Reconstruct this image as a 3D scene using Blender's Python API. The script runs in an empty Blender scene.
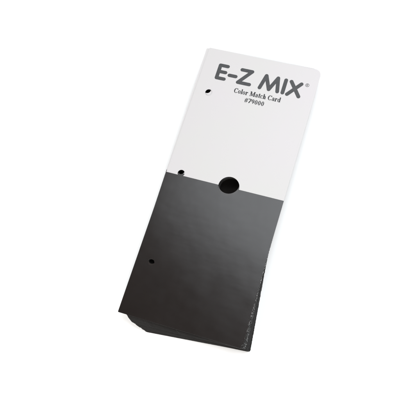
import bpy, math, random
from mathutils import Vector, Matrix
from mathutils.geometry import delaunay_2d_cdt
random.seed(7)
MM = 0.001
scene = bpy.context.scene
W, L = 89.0, 215.0            # printed card, millimetres
TC = 0.46                     # card thickness
NB = 18                       # black cards beneath
TB = 0.50
GAP = 0.07
ZTOP = NB * (TB + GAP) + 2 * TC + GAP + 0.12     # height of the top card's upper face

# ------------------------------------------------------------------ materials
def mat(name):
    m = bpy.data.materials.new(name); m.use_nodes = True
    nt = m.node_tree
    return m, nt, nt.nodes['Principled BSDF']

def nd(nt, t, **kw):
    n = nt.nodes.new(t)
    for k, v in kw.items():
        if k in n.inputs: n.inputs[k].default_value = v
        else: setattr(n, k, v)
    return n

def noise(nt, scale, detail=4, rough=.55, stretch=None):
    tc = nd(nt, 'ShaderNodeTexCoord')
    n = nd(nt, 'ShaderNodeTexNoise'); n.inputs['Scale'].default_value = scale
    n.inputs['Detail'].default_value = detail; n.inputs['Roughness'].default_value = rough
    if stretch:
        mp = nd(nt, 'ShaderNodeMapping'); mp.inputs['Scale'].default_value = stretch
        nt.links.new(tc.outputs['Object'], mp.inputs['Vector']); nt.links.new(mp.outputs['Vector'], n.inputs['Vector'])
    else:
        nt.links.new(tc.outputs['Object'], n.inputs['Vector'])
    return n

def ramp(nt, src, stops):
    r = nd(nt, 'ShaderNodeValToRGB'); e = r.color_ramp.elements
    while len(e) < len(stops): e.new(.5)
    for el, (p, c) in zip(e, stops):
        el.position = p; el.color = (*c, 1) if len(c) == 3 else c
    nt.links.new(src, r.inputs['Fac'])
    return r

def bump(nt, src, strength, dist, b):
    bp = nd(nt, 'ShaderNodeBump'); bp.inputs['Strength'].default_value = strength
    bp.inputs['Distance'].default_value = dist
    nt.links.new(src, bp.inputs['Height']); nt.links.new(bp.outputs['Normal'], b.inputs['Normal'])

def g(v): return (v, v, v)

def mat_white_board():
    m, nt, b = mat('white coated board')
    n = noise(nt, 16, 3)
    r = ramp(nt, n.outputs['Fac'], [(.3, (.524, .519, .503)), (.5, (.530, .512, .512)), (.7, (.534, .507, .520))])
    nt.links.new(r.outputs['Color'], b.inputs['Base Color'])
    b.inputs['Roughness'].default_value = .38
    n2 = noise(nt, 900, 5); bump(nt, n2.outputs['Fac'], .08, .0001, b)
    return m

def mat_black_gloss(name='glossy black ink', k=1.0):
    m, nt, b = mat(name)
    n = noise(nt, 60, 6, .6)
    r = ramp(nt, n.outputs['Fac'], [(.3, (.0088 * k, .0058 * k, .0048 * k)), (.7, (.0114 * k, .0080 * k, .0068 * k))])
    nt.links.new(r.outputs['Color'], b.inputs['Base Color'])
    n3 = noise(nt, 45, 5, .65)
    rr = ramp(nt, n3.outputs['Fac'], [(.25, g(.195)), (.75, g(.235))])
    nt.links.new(rr.outputs['Color'], b.inputs['Roughness'])
    b.inputs['Specular IOR Level'].default_value = .55
    # slow waviness of the varnished board plus a very fine orange peel
    nw = noise(nt, 24, 3, .45)
    na = noise(nt, 1500, 3)
    ad = nd(nt, 'ShaderNodeMath', operation='MULTIPLY_ADD')
    nt.links.new(na.outputs['Fac'], ad.inputs[0]); ad.inputs[1].default_value = .015
    nt.links.new(nw.outputs['Fac'], ad.inputs[2])
    # small creases running across the card
    nc = noise(nt, 62, 2, .5, stretch=(.8, 2.6, 1))
    cr = nd(nt, 'ShaderNodeMath', operation='MULTIPLY_ADD')
    nt.links.new(nc.outputs['Fac'], cr.inputs[0]); cr.inputs[1].default_value = .075
    nt.links.new(ad.outputs[0], cr.inputs[2])
    bump(nt, cr.outputs[0], .20, .0012, b)
    return m

def mat_black_board(name='black board', rough=.45, spec=.33, fibre=.10, wear=.05):
    m, nt, b = mat(name)
    n = noise(nt, 140, 5)
    r = ramp(nt, n.outputs['Fac'], [(.3, (.0085, .0070, .0062)), (.7, (.015, .0128, .0115))])
    # pale fibres showing through along the rubbed right margin
    at = nd(nt, 'ShaderNodeAttribute', attribute_name='wear')
    nf = noise(nt, 1500, 4, .65)
    ma = nd(nt, 'ShaderNodeMath', operation='MULTIPLY_ADD'); ma.inputs[1].default_value = wear
    nt.links.new(at.outputs['Fac'], ma.inputs[0]); nt.links.new(nf.outputs['Fac'], ma.inputs[2])
    st = ramp(nt, ma.outputs[0], [(.68, g(0)), (.76, g(1))])
    mx = nd(nt, 'ShaderNodeMix', data_type='RGBA')
    nt.links.new(st.outputs['Color'], mx.inputs['Factor']); nt.links.new(r.outputs['Color'], mx.inputs[6])
    mx.inputs[7].default_value = (fibre, fibre, fibre, 1)
    nt.links.new(mx.outputs[2], b.inputs['Base Color'])
    b.inputs['Roughness'].default_value = rough
    b.inputs['Specular IOR Level'].default_value = spec
    n2 = noise(nt, 700, 4); bump(nt, n2.outputs['Fac'], .3, .0002, b)
    return m

def mat_edge(name, lo, hi, speck, thr, rough=.7):
    m, nt, b = mat(name)
    n = noise(nt, 2000, 3, .6)
    n2 = noise(nt, 240, 4, .7)
    base = ramp(nt, n2.outputs['Fac'], [(.3, g(lo)), (.7, g(hi))])
    sp = ramp(nt, n.outputs['Fac'], [(thr, g(0)), (thr + .05, g(1))])
    mx = nd(nt, 'ShaderNodeMix', data_type='RGBA')
    nt.links.new(sp.outputs['Color'], mx.inputs['Factor'])
    nt.links.new(base.outputs['Color'], mx.inputs[6])
    mx.inputs[7].default_value = (*speck, 1)
    nt.links.new(mx.outputs[2], b.inputs['Base Color'])
    b.inputs['Roughness'].default_value = rough
    bump(nt, n2.outputs['Fac'], .6, .0004, b)
    return m

def mat_ink(name='dark grey print', k=1.0):
    m, nt, b = mat(name)
    n = noise(nt, 500, 3)
    r = ramp(nt, n.outputs['Fac'], [(.3, (.036 * k, .037 * k, .039 * k)), (.7, (.048 * k, .049 * k, .051 * k))])
    nt.links.new(r.outputs['Color'], b.inputs['Base Color'])
    b.inputs['Roughness'].default_value = .5
    return m

def mat_table():
    m, nt, b = mat('white paper surface')
    n = noise(nt, 5, 3)
    r = ramp(nt, n.outputs['Fac'], [(.3, g(.93)), (.7, g(.945))])
    nt.links.new(r.outputs['Color'], b.inputs['Base Color'])
    b.inputs['Roughness'].default_value = .8
    return m

M_WHITE, M_GLOSS, M_BLACK, M_INK, M_TABLE = mat_white_board(), mat_black_gloss(), mat_black_board(), mat_ink(), mat_table()
M_INK2 = mat_ink('near black small print', .45)
M_RUBBED = mat_black_board('rubbed black board', fibre=.40, wear=.13)
M_SHEEN_INK = mat_black_gloss('black ink with painted sheen', 1.5)  # lighter base paints in the sheen on the card beneath the holes
M_MATT = mat_black_board('matt black board', .9, .15)
M_WEDGE = mat_edge('cut white board edge', .45, .6, (.7, .7, .7), .8)
M_WORN = mat_edge('worn black edge with pale fibres', .008, .02, (.42, .44, .42), .56)
M_CUT = mat_edge('cut black edge', .010, .036, (.14, .14, .14), .66)
M_HOLE = mat_edge('punched hole wall', .03, .13, (.22, .21, .20), .60)

# ------------------------------------------------------------------ meshes
def rounded(w, y0, y1, radii, n=7, rough=0.0):
    """closed outline, counter-clockwise from the lower left corner; radii = ll, lr, ur, ul"""
    pts = []
    cs = [(0, y0, 180, radii[0]), (w, y0, 270, radii[1]), (w, y1, 0, radii[2]), (0, y1, 90, radii[3])]
    for cx, cy, a0, r in cs:
        if r <= 0: pts.append((cx, cy)); continue
        sx = 1 if cx == 0 else -1; sy = 1 if cy == y0 else -1
        for k in range(n + 1):
            a = math.radians(a0 + 90 * k / n)
            pts.append((cx + sx * r + r * math.cos(a), cy + sy * r + r * math.sin(a)))
    out = []
    for i, p in enumerate(pts):                    # subdivide long edges so that they can be frayed and bent
        q = pts[(i + 1) % len(pts)]
        d = math.dist(p, q); m = max(1, int(d / (.7 if rough else 1.5))) if d > 3 else 1
        for k in range(m):
            t = k / m
            x, y = p[0] + (q[0] - p[0]) * t, p[1] + (q[1] - p[1]) * t
            if rough and k and d > 3:
                nx, ny = (q[1] - p[1]) / d, -(q[0] - p[0]) / d
                j = rough * (random.random() - .5)
                j *= 2.2 if nx > .8 else .35       # the right edge is the frayed one
                x += nx * j; y += ny * j
            out.append((x, y))
    return out

def circle(cx, cy, r, n=40, k=1.0):
    return [(cx + r * math.cos(2 * math.pi * i / n), cy + r * k * math.sin(2 * math.pi * i / n)) for i in range(n)]

def inside(p, loop):
    x, y = p; c = False; j = len(loop) - 1
    for i in range(len(loop)):
        xi, yi = loop[i]; xj, yj = loop[j]
        if (yi > y) != (yj > y) and x < (xj - xi) * (y - yi) / (yj - yi) + xi: c = not c
        j = i
    return c

def sheet(name, outline, holes, z0, z1, mats, parent=None, warp=None, side_right=None, grid=6.0):
    """a cut sheet with real holes, thickness and (optional) warp; mats = top, side, right side"""
    vs, es = [], []
    for lp in [outline] + holes:
        s = len(vs); vs += [Vector(p) for p in lp]
        es += [(s + i, s + (i + 1) % len(lp)) for i in range(len(lp))]
    xs = [p[0] for p in outline]; ys = [p[1] for p in outline]
    gx = min(xs) + grid * .5
    while gx < max(xs):
        gy = min(ys) + grid * .5
        while gy < max(ys):
            p = (gx, gy)
            if inside(p, outline) and not any(inside(p, h) for h in holes): vs.append(Vector(p))
            gy += grid
        gx += grid
    gy = min(ys) + 2
    while gy < max(ys) - 2:                        # a line of points where the worn margin begins
        p = (max(xs) - 4.0, gy)
        if not any(inside(p, h) for h in holes): vs.append(Vector(p))
        gy += 3
    v2, e2, f2, *_ = delaunay_2d_cdt(vs, es, [], 0, 1e-5)
    faces = []
    for f in f2:
        c = (sum(v2[i].x for i in f) / 3, sum(v2[i].y for i in f) / 3)
        if inside(c, outline) and not any(inside(c, h) for h in holes): faces.append(tuple(f))
    wz = warp or (lambda x, y: 0.0)
    n = len(v2)
    verts = [(v.x * MM, v.y * MM, (z1 + wz(v.x, v.y)) * MM) for v in v2] + [(v.x * MM, v.y * MM, (z0 + wz(v.x, v.y)) * MM) for v in v2]
    F, MI = [], []
    cnt = {}
    for f in faces:
        a, b, c = f
        A = (v2[b] - v2[a]).cross(v2[c] - v2[a])
        if abs(A) < 2e-4: continue                 # slivers along the dividing line
        if A < 0: f = (a, c, b)
        F.append(f); MI.append(0)
        F.append(tuple(i + n for i in reversed(f))); MI.append(0)
        for i in range(3): cnt[(f[i], f[(i + 1) % 3])] = 1
    for (a, b) in list(cnt):
        if (b, a) not in cnt:
            F.append((b, a, a + n, b + n))
            d = (v2[b] - v2[a]).normalized()
            mi = 2 if d.y > .9 and v2[a].x > max(xs) - 4 else 1
            mx_, my_ = (v2[a].x + v2[b].x) / 2, (v2[a].y + v2[b].y) / 2
            if len(mats) > 3 and my_ > 108 and (mx_ > max(xs) - 6 or mx_ < min(xs) + 1.5 or my_ > max(ys) - 6): mi = 3
            near = min(math.dist((mx_, my_), q) for lp in holes for q in lp) if holes else 9
            if len(mats) > 4 and near < .8: mi = 4
            MI.append(mi)
    me = bpy.data.meshes.new(name); me.from_pydata(verts, [], F)
    for m in mats: me.materials.append(m)
    me.polygons.foreach_set('material_index', MI)
    wear = me.attributes.new('wear', 'FLOAT', 'POINT'); xm = max(xs)
    wear.data.foreach_set('value', [max(0.0, 1 - (xm - v.x) / 4.0) for v in v2] * 2)
    me.update()
    o = bpy.data.objects.new(name, me); scene.collection.objects.link(o)
    if parent: o.parent = parent
    return o

def empty(name, label, cat, group=None, loc=(0, 0, 0), rz=0):
    o = bpy.data.objects.new(name, None); scene.collection.objects.link(o)
    o.empty_display_size = .01
    o.location = [c * MM for c in loc]; o.rotation_euler = (0, 0, rz)
    o['label'] = label; o['category'] = cat
    if group: o['group'] = group
    return o

# ------------------------------------------------------------------ print (lettering as thin ink shapes)
class Ink:
    def __init__(s, z, warp): s.v, s.f, s.z, s.w, s.k = [], [], z, warp, 0
    def poly(s, pts):
        A = sum(pts[i][0] * pts[(i + 1) % len(pts)][1] - pts[(i + 1) % len(pts)][0] * pts[i][1] for i in range(len(pts)))
        if A < 0: pts = pts[::-1]
        b = len(s.v); s.k += 1; z = s.z + .0006 * s.k
        s.v += [(x * MM, y * MM, (z + s.w(x, y)) * MM) for x, y in pts]
        s.f.append(tuple(range(b, b + len(pts))))
    def ring(s, outer, inner):
        b = len(s.v); n = len(outer); s.k += 1; z = s.z + .0006 * s.k
        s.v += [(x * MM, y * MM, (z + s.w(x, y)) * MM) for x, y in outer + inner]
        for i in range(n - (0 if s.closed else 1)):
            j = (i + 1) % n
            s.f.append((b + i, b + j, b + n + j, b + n + i))
    closed = True
    def stroke(s, pts, w):                       # rounded polyline of constant width
        for (x0, y0), (x1, y1) in zip(pts, pts[1:]):
            a = math.atan2(y1 - y0, x1 - x0); r = w / 2; P = []
            for k in range(13): t = a - math.pi / 2 + math.pi * k / 12; P.append((x1 + r * math.cos(t), y1 + r * math.sin(t)))
            for k in range(13): t = a + math.pi / 2 + math.pi * k / 12; P.append((x0 + r * math.cos(t), y0 + r * math.sin(t)))
            s.poly(P)
    def build(s, name, parent, m=None):
        me = bpy.data.meshes.new(name); me.from_pydata(s.v, [], s.f); me.materials.append(m or M_INK); me.update()
        o = bpy.data.objects.new(name, me); scene.collection.objects.link(o); o.parent = parent
        return o

def glyph(ink, ch, T):
    """bold serif letters, unit = cap height; T maps glyph space to the card. returns the advance"""
    def bar(x0, y0, x1, y1, w):
        w = w * 1.18 + .018
        dx, dy = x1 - x0, y1 - y0
        if abs(dx) > abs(dy): P = [(x0, y0 - w / 2), (x1, y1 - w / 2), (x1, y1 + w / 2), (x0, y0 + w / 2)]
        else: P = [(x0 - w / 2, y0), (x0 + w / 2, y0), (x1 + w / 2, y1), (x1 - w / 2, y1)]
        ink.poly([T(*p) for p in P])
    def bowl(cx, cy, rx, ry, th, tn, a0=0, a1=360):     # stressed bowl: thick at the sides, thin top and bottom
        th *= 1.15; tn = tn * 1.3 + .015
        full = abs(a1 - a0) >= 360; n = 28; O, I = [], []
        for k in range(n + (0 if full else 1)):
            a = math.radians(a0 + (a1 - a0) * k / n)
            O.append(T(cx + rx * math.cos(a), cy + ry * math.sin(a)))
            I.append(T(cx + (rx - th) * math.cos(a), cy + (ry - tn) * math.sin(a)))
        ink.closed = full
        ink.ring(O, I)
    def serif(x, y, w=.26): bar(x - w / 2, y, x + w / 2, y, .05)
    def dot(x, y, r): ink.poly([T(x + r * math.cos(t * math.pi / 6), y + r * math.sin(t * math.pi / 6)) for t in range(12)])
    B, H = .155, .055
    if ch == 'C':
        bowl(.40, .5, .37, .52, .17, .06, 42, 318); bar(.68, .70, .68, 1.0, .05); bar(.68, .08, .68, .22, .04); return .78
    if ch == 'o': bowl(.26, .34, .24, .36, .14, .05); return .54
    if ch == 'l': bar(.16, 0, .16, 1.02, B); serif(.16, .025, .3); bar(.03, .99, .16, 1.0, .05); return .33
    if ch == 'r':
        bar(.16, 0, .16, .68, B); serif(.16, .025, .32); bar(.02, .655, .16, .665, .05)
        bowl(.34, .40, .17, .28, .09, .12, 60, 150); dot(.40, .57, .085); return .50
    if ch == 'M':
        bar(.16, 0, .16, 1, .07); bar(.20, 1, .50, .06, .17); bar(.80, 1, .50, .06, .06); bar(.84, 0, .84, 1, .18)
        serif(.16, .025, .3); serif(.84, .025, .36); serif(.16, .975, .28); serif(.86, .975, .30); return 1.04
    if ch == 'a':
        bowl(.22, .20, .20, .22, .12, .06, 50, 330); bar(.38, .10, .38, .52, .14); bowl(.25, .48, .20, .22, .13, .06, 0, 140)
        dot(.13, .54, .075); bar(.38, .06, .52, .05, .07); return .54
    if ch == 't': bar(.20, .10, .20, .90, B); bar(.03, .655, .38, .655, .055); bowl(.30, .16, .18, .18, .14, .07, 180, 310); return .40
    if ch == 'c': bowl(.25, .34, .23, .36, .14, .05, 45, 315); dot(.38, .55, .075); return .48
    if ch == 'h':
        bar(.16, 0, .16, 1.02, B); serif(.16, .025, .3); bar(.03, .99, .16, 1.0, .05)
        bowl(.32, .42, .17, .28, .13, .08, 0, 160); bar(.425, 0, .425, .45, B); serif(.425, .025, .28); return .60
    if ch == 'd':
        bowl(.25, .34, .23, .36, .14, .05, 0, 360); bar(.42, 0, .42, 1.02, B); bar(.29, .99, .42, 1.0, .05); bar(.42, .025, .56, .035, .05); return .60
    if ch == '#':
        for x in (.20, .42): bar(x - .06, 0, x + .06, 1, .075)
        for y in (.34, .66): bar(.02, y, .60, y, .075)
        return .62
    if ch == '7': bar(.05, .93, .52, .93, .13); bar(.20, 0, .50, .90, .15); bar(.06, .78, .06, .93, .05); return .56
    if ch == '9': bowl(.27, .66, .23, .36, .14, .05); bowl(.20, .56, .30, .57, .15, .07, -78, 15); return .56
    if ch == '0': bowl(.27, .5, .23, .52, .14, .05); return .56
    return .30                                           # space

def write(ink, text, x0, x1, y, h):
    class Null:
        closed = True
        def poly(s, p): pass
        def ring(s, a, b): pass
    tot = sum(glyph(Null(), c, lambda a, b: (a, b)) for c in text)
    sx = (x1 - x0) / tot; x = x0
    for c in text:
        x += sx * glyph(ink, c, lambda a, b, x=x: (x + a * sx, y + b * h))

# ------------------------------------------------------------------ the printed cards
def warp_top(x, y):
    # a barely perceptible bow of the board and a lifted lower right corner
    return .25 * math.sin(math.pi * y / L) * 0 + .0 * x

BIG, SMALL = (48.0, 108.2, 7.75), 2.65
def card_holes():
    return [circle(*BIG, n=64)] + [circle(11, y, SMALL, 28) for y in (177.6, 109.6, 39.6)]

def make_card(label, z_top, rough=.0, ln=L, ink=None):
    root = empty('color_match_card', label, 'card', None, (0, 0, z_top - TC))
    sheet('white_board', rounded(W, 0, ln, (.5, .8, 4.8, 1.0), rough=rough), card_holes(), 0, TC - .03,
          [M_WHITE, M_CUT, M_WORN, M_WEDGE, M_HOLE], root)
    # black varnished lower half, cut by the same punch
    out = rounded(W, 0, 107.9, (.5, .8, 0, 0), rough=rough)
    # trim outline around the two holes that the dividing line runs through
    hb = circle(*BIG, n=64); hs = circle(11, 109.6, SMALL, 28)
    top = []
    def arc_below(h, c, r):
        # points of the hole below the dividing line, right to left
        yl = 107.9; dx = math.sqrt(r * r - (yl - c[1]) ** 2); pts = [(c[0] + dx, yl)]
        a0 = math.atan2(yl - c[1], dx); a1 = -math.pi - a0
        for k in range(1, 24): t = a0 + (a1 - a0) * k / 24; pts.append((c[0] + r * math.cos(t), c[1] + r * math.sin(t)))
        pts.append((c[0] - dx, yl)); return pts
    lo = [p for p in out if p[1] < 107.85]
    # split: right side run ends with the upper right corner, left side run starts after the upper left one
    i_ur = max(range(len(lo)), key=lambda i: (lo[i][0] > W / 2, lo[i][1]))
    loop = lo[:i_ur + 1] + [(W, 107.9)] + arc_below(hb, BIG, BIG[2]) + arc_below(hs, (11, 109.6), SMALL) + [(0, 107.9)] + lo[i_ur + 1:]
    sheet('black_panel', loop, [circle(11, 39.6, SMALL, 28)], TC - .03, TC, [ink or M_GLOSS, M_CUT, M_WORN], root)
    return root

top_card = make_card('printed card with white upper half and glossy black lower half, topmost of the stack', ZTOP)
second = make_card('black and white card just beneath the printed top card, slightly turned', ZTOP - TC - .10, rough=.17, ln=212.5, ink=M_SHEEN_INK)
th = math.radians(.85)
px, py = 88.7, 66.0            # the fan turns about this point of the right edge
second.rotation_euler = (0, 0, th)
def place(root, th, px, py, dx, dy, qx, qy):
    c, s = math.cos(th), math.sin(th)
    root.location.x = (qx + dx - (c * px - s * py)) * MM
    root.location.y = (qy + dy - (s * px + c * py)) * MM
place(second, th, px, py, 0.0, 3.2, px, py)
TH2 = th
def under(x, y):               # a point of the second card, seen from the stack's axes
    c, s = math.cos(TH2), math.sin(TH2)
    return c * x - s * y + second.location.x / MM, s * x + c * y + second.location.y / MM

zt = TC
ttl = Ink(zt + .012, warp_top)
SW = 2.85
for pts in ([(13.1, 202.1), (13.1, 191.1)], [(13.1, 202.1), (19.0, 202.1)], [(13.1, 196.7), (18.6, 196.7)], [(13.1, 191.1), (19.0, 191.1)],
            [(22.2, 195.2), (27.2, 195.2)],
            [(30.5, 202.0), (38.5, 202.0), (30.1, 191.0), (39.1, 191.0)],
            [(47.4, 190.4), (49.9, 201.3), (54.5, 190.5), (59.0, 201.3), (61.2, 190.2)],
            [(65.2, 201.0), (65.2, 190.2)],
            [(69.4, 200.8), (77.6, 189.8)], [(77.2, 200.4), (68.8, 189.8)]):
    ttl.stroke(pts, SW)
ttl.build('title_print', top_card)
reg = Ink(zt + .012, warp_top)
reg.closed = True
reg.ring(circle(81.6, 200.5, 1.45, 32), circle(81.6, 200.5, 1.15, 32))
for pts in ([(81.15, 199.7), (81.15, 201.3)], [(81.15, 201.3), (81.9, 201.2)], [(81.9, 201.2), (81.9, 200.6)], [(81.9, 200.6), (81.15, 200.5)], [(81.5, 200.5), (82.1, 199.7)]):
    reg.stroke(pts, .26)
reg.build('registered_mark', top_card)
sub = Ink(zt + .012, warp_top); write(sub, 'Color Match Card', 29.3, 65.8, 182.0, 3.9); sub.build('subtitle_print', top_card, M_INK2)
num = Ink(zt + .012, warp_top); write(num, '#79000', 39.3, 54.7, 176.1, 3.6); num.build('number_print', top_card, M_INK2)

# ------------------------------------------------------------------ the fanned black cards beneath
corner = [(0, (4.6, -.2)), (.28, (7.6, -3.3)), (.62, (13.2, -5.2)), (1, (18.4, -6.7))]
def lerp_corner(t):
    for (t0, a), (t1, b) in zip(corner, corner[1:]):
        if t <= t1:
            k = (t - t0) / (t1 - t0); return a[0] + (b[0] - a[0]) * k, a[1] + (b[1] - a[1]) * k
    return corner[-1][1]
GRP = 'plain black cards fanned out beneath the top card'
for i in range(NB):                        # i = 0 lies on the surface
    t = 1 - i / (NB - 1)
    th = math.radians(1.6 + 4.0 * t + random.uniform(-.25, .25))
    bx, by = lerp_corner(t)
    if 0 < i: bx += random.uniform(-.2, .25); by += random.uniform(-.1, .2)
    rx = 89.6 + 4.9 * t ** .8 + (random.uniform(-.6, .15) if i else 0)
    w = (rx - bx) / math.cos(th)
    ln = 198
    z0 = i * (TB + GAP)
    c, s = math.cos(th), math.sin(th)
    def loc(x, y):                         # card-plane point -> this card's own axes
        return (c * (x - bx) + s * (y - by), -s * (x - bx) + c * (y - by))
    holes = []
    if i > 0:
        j = .3 if i < NB - 3 else .08
        hx, hy = loc(*under(BIG[0], BIG[1] - .012 * (NB - i)))
        holes = [circle(hx + random.uniform(-j, j), hy + random.uniform(-j, j), BIG[2] + .05, 40)]
        for y in (177.6, 109.6, 39.6):
            hx, hy = loc(*under(11, y))
            if hx > 4: holes.append(circle(hx + random.uniform(-j, j) * .5, hy + random.uniform(-j, j) * .5, 3.0, 20))
    if i == NB - 1: label = 'uppermost plain black card, just beneath the two black and white cards'; grp = None
    elif i == 0: label = 'lowest black card of the stack, resting on the white surface'; grp = None
    else: label = 'plain black card in the middle of the fanned stack'; grp = GRP
    o = sheet('black_card', rounded(w, 0, ln, (3.4, 1.2, 2, 2), rough=.11), holes, 0, TB, [M_MATT if i == 0 else M_RUBBED if i > NB - 9 else M_BLACK, M_CUT, M_WORN if i > NB - 9 else M_CUT, M_CUT, M_HOLE], grid=14)
    o.location = (bx * MM, by * MM, z0 * MM); o.rotation_euler = (0, 0, th)
    o['label'] = label; o['category'] = 'card'; o['group'] = GRP

# ------------------------------------------------------------------ surface
me = bpy.data.meshes.new('tabletop')
N = 24; R0 = 4.0
me.from_pydata([(-R0, -R0, -.0003), (R0, -R0, -.0003), (R0, R0, -.0003), (-R0, R0, -.0003)], [], [(0, 1, 2, 3)])
me.materials.append(M_TABLE)
ground = bpy.data.objects.new('white_surface', me); scene.collection.objects.link(ground)
ground['kind'] = 'structure'; ground['label'] = 'plain seamless white surface under the stack of cards'

# ------------------------------------------------------------------ camera
Rt = [(0.9440646429535988, 0.2995412280204152, -0.13790214879005938),
      (-0.24047557541576395, 0.9115106591203279, 0.3336462437050389),
      (0.22564008410154274, -0.2818215233548471, 0.9325573341197858)]
cam = bpy.data.cameras.new('camera'); co = bpy.data.objects.new('camera', cam); scene.collection.objects.link(co)
cam.sensor_width = 36; cam.lens = 733.37 / 400 * 36; cam.clip_start = .01; cam.clip_end = 50
M = Matrix([(Rt[0][k], Rt[1][k], Rt[2][k], 0) for k in range(3)] + [(0, 0, 0, 1)])
M.translation = Vector((150.00 * MM, -55.61 * MM, (492.535 + ZTOP) * MM))
co.matrix_world = M
scene.camera = co

# ------------------------------------------------------------------ light
wd = bpy.data.worlds.new('World'); scene.world = wd; wd.use_nodes = True
bg = wd.node_tree.nodes['Background']; bg.inputs['Color'].default_value = (1, .97, .95, 1); bg.inputs['Strength'].default_value = .13

def panel(name, loc, aim, sx, sy, radiance, col):
    li = bpy.data.lights.new(name, 'AREA'); li.shape = 'RECTANGLE'; li.size = sx; li.size_y = sy
    li.energy = radiance * math.pi * sx * sy; li.color = col
    o = bpy.data.objects.new(name, li); scene.collection.objects.link(o)
    o.location = loc
    o.rotation_euler = (Vector(aim) - Vector(loc)).to_track_quat('-Z', 'Y').to_euler()
    return o
w = panel('window_light', (.36, .68, 1.10), (.36, .68, 0), 1.05, 1.05, 4.4, (.90, .955, 1.0))
w.rotation_euler = (0, 0, math.radians(-24))
panel('front_light', (.9, -1.2, 1.1), (.05, .1, 0), 1.5, 1.1, 5.0, (1, .98, .95))
panel('side_light', (-1.3, -.4, 1.0), (.05, .1, 0), 1.3, 1.3, 5.0, (1, .98, .955))

scene.view_settings.view_transform = 'Standard'; scene.view_settings.look = 'None'
scene.view_settings.exposure = 0; scene.view_settings.gamma = 1
scene.cycles.use_denoising = True
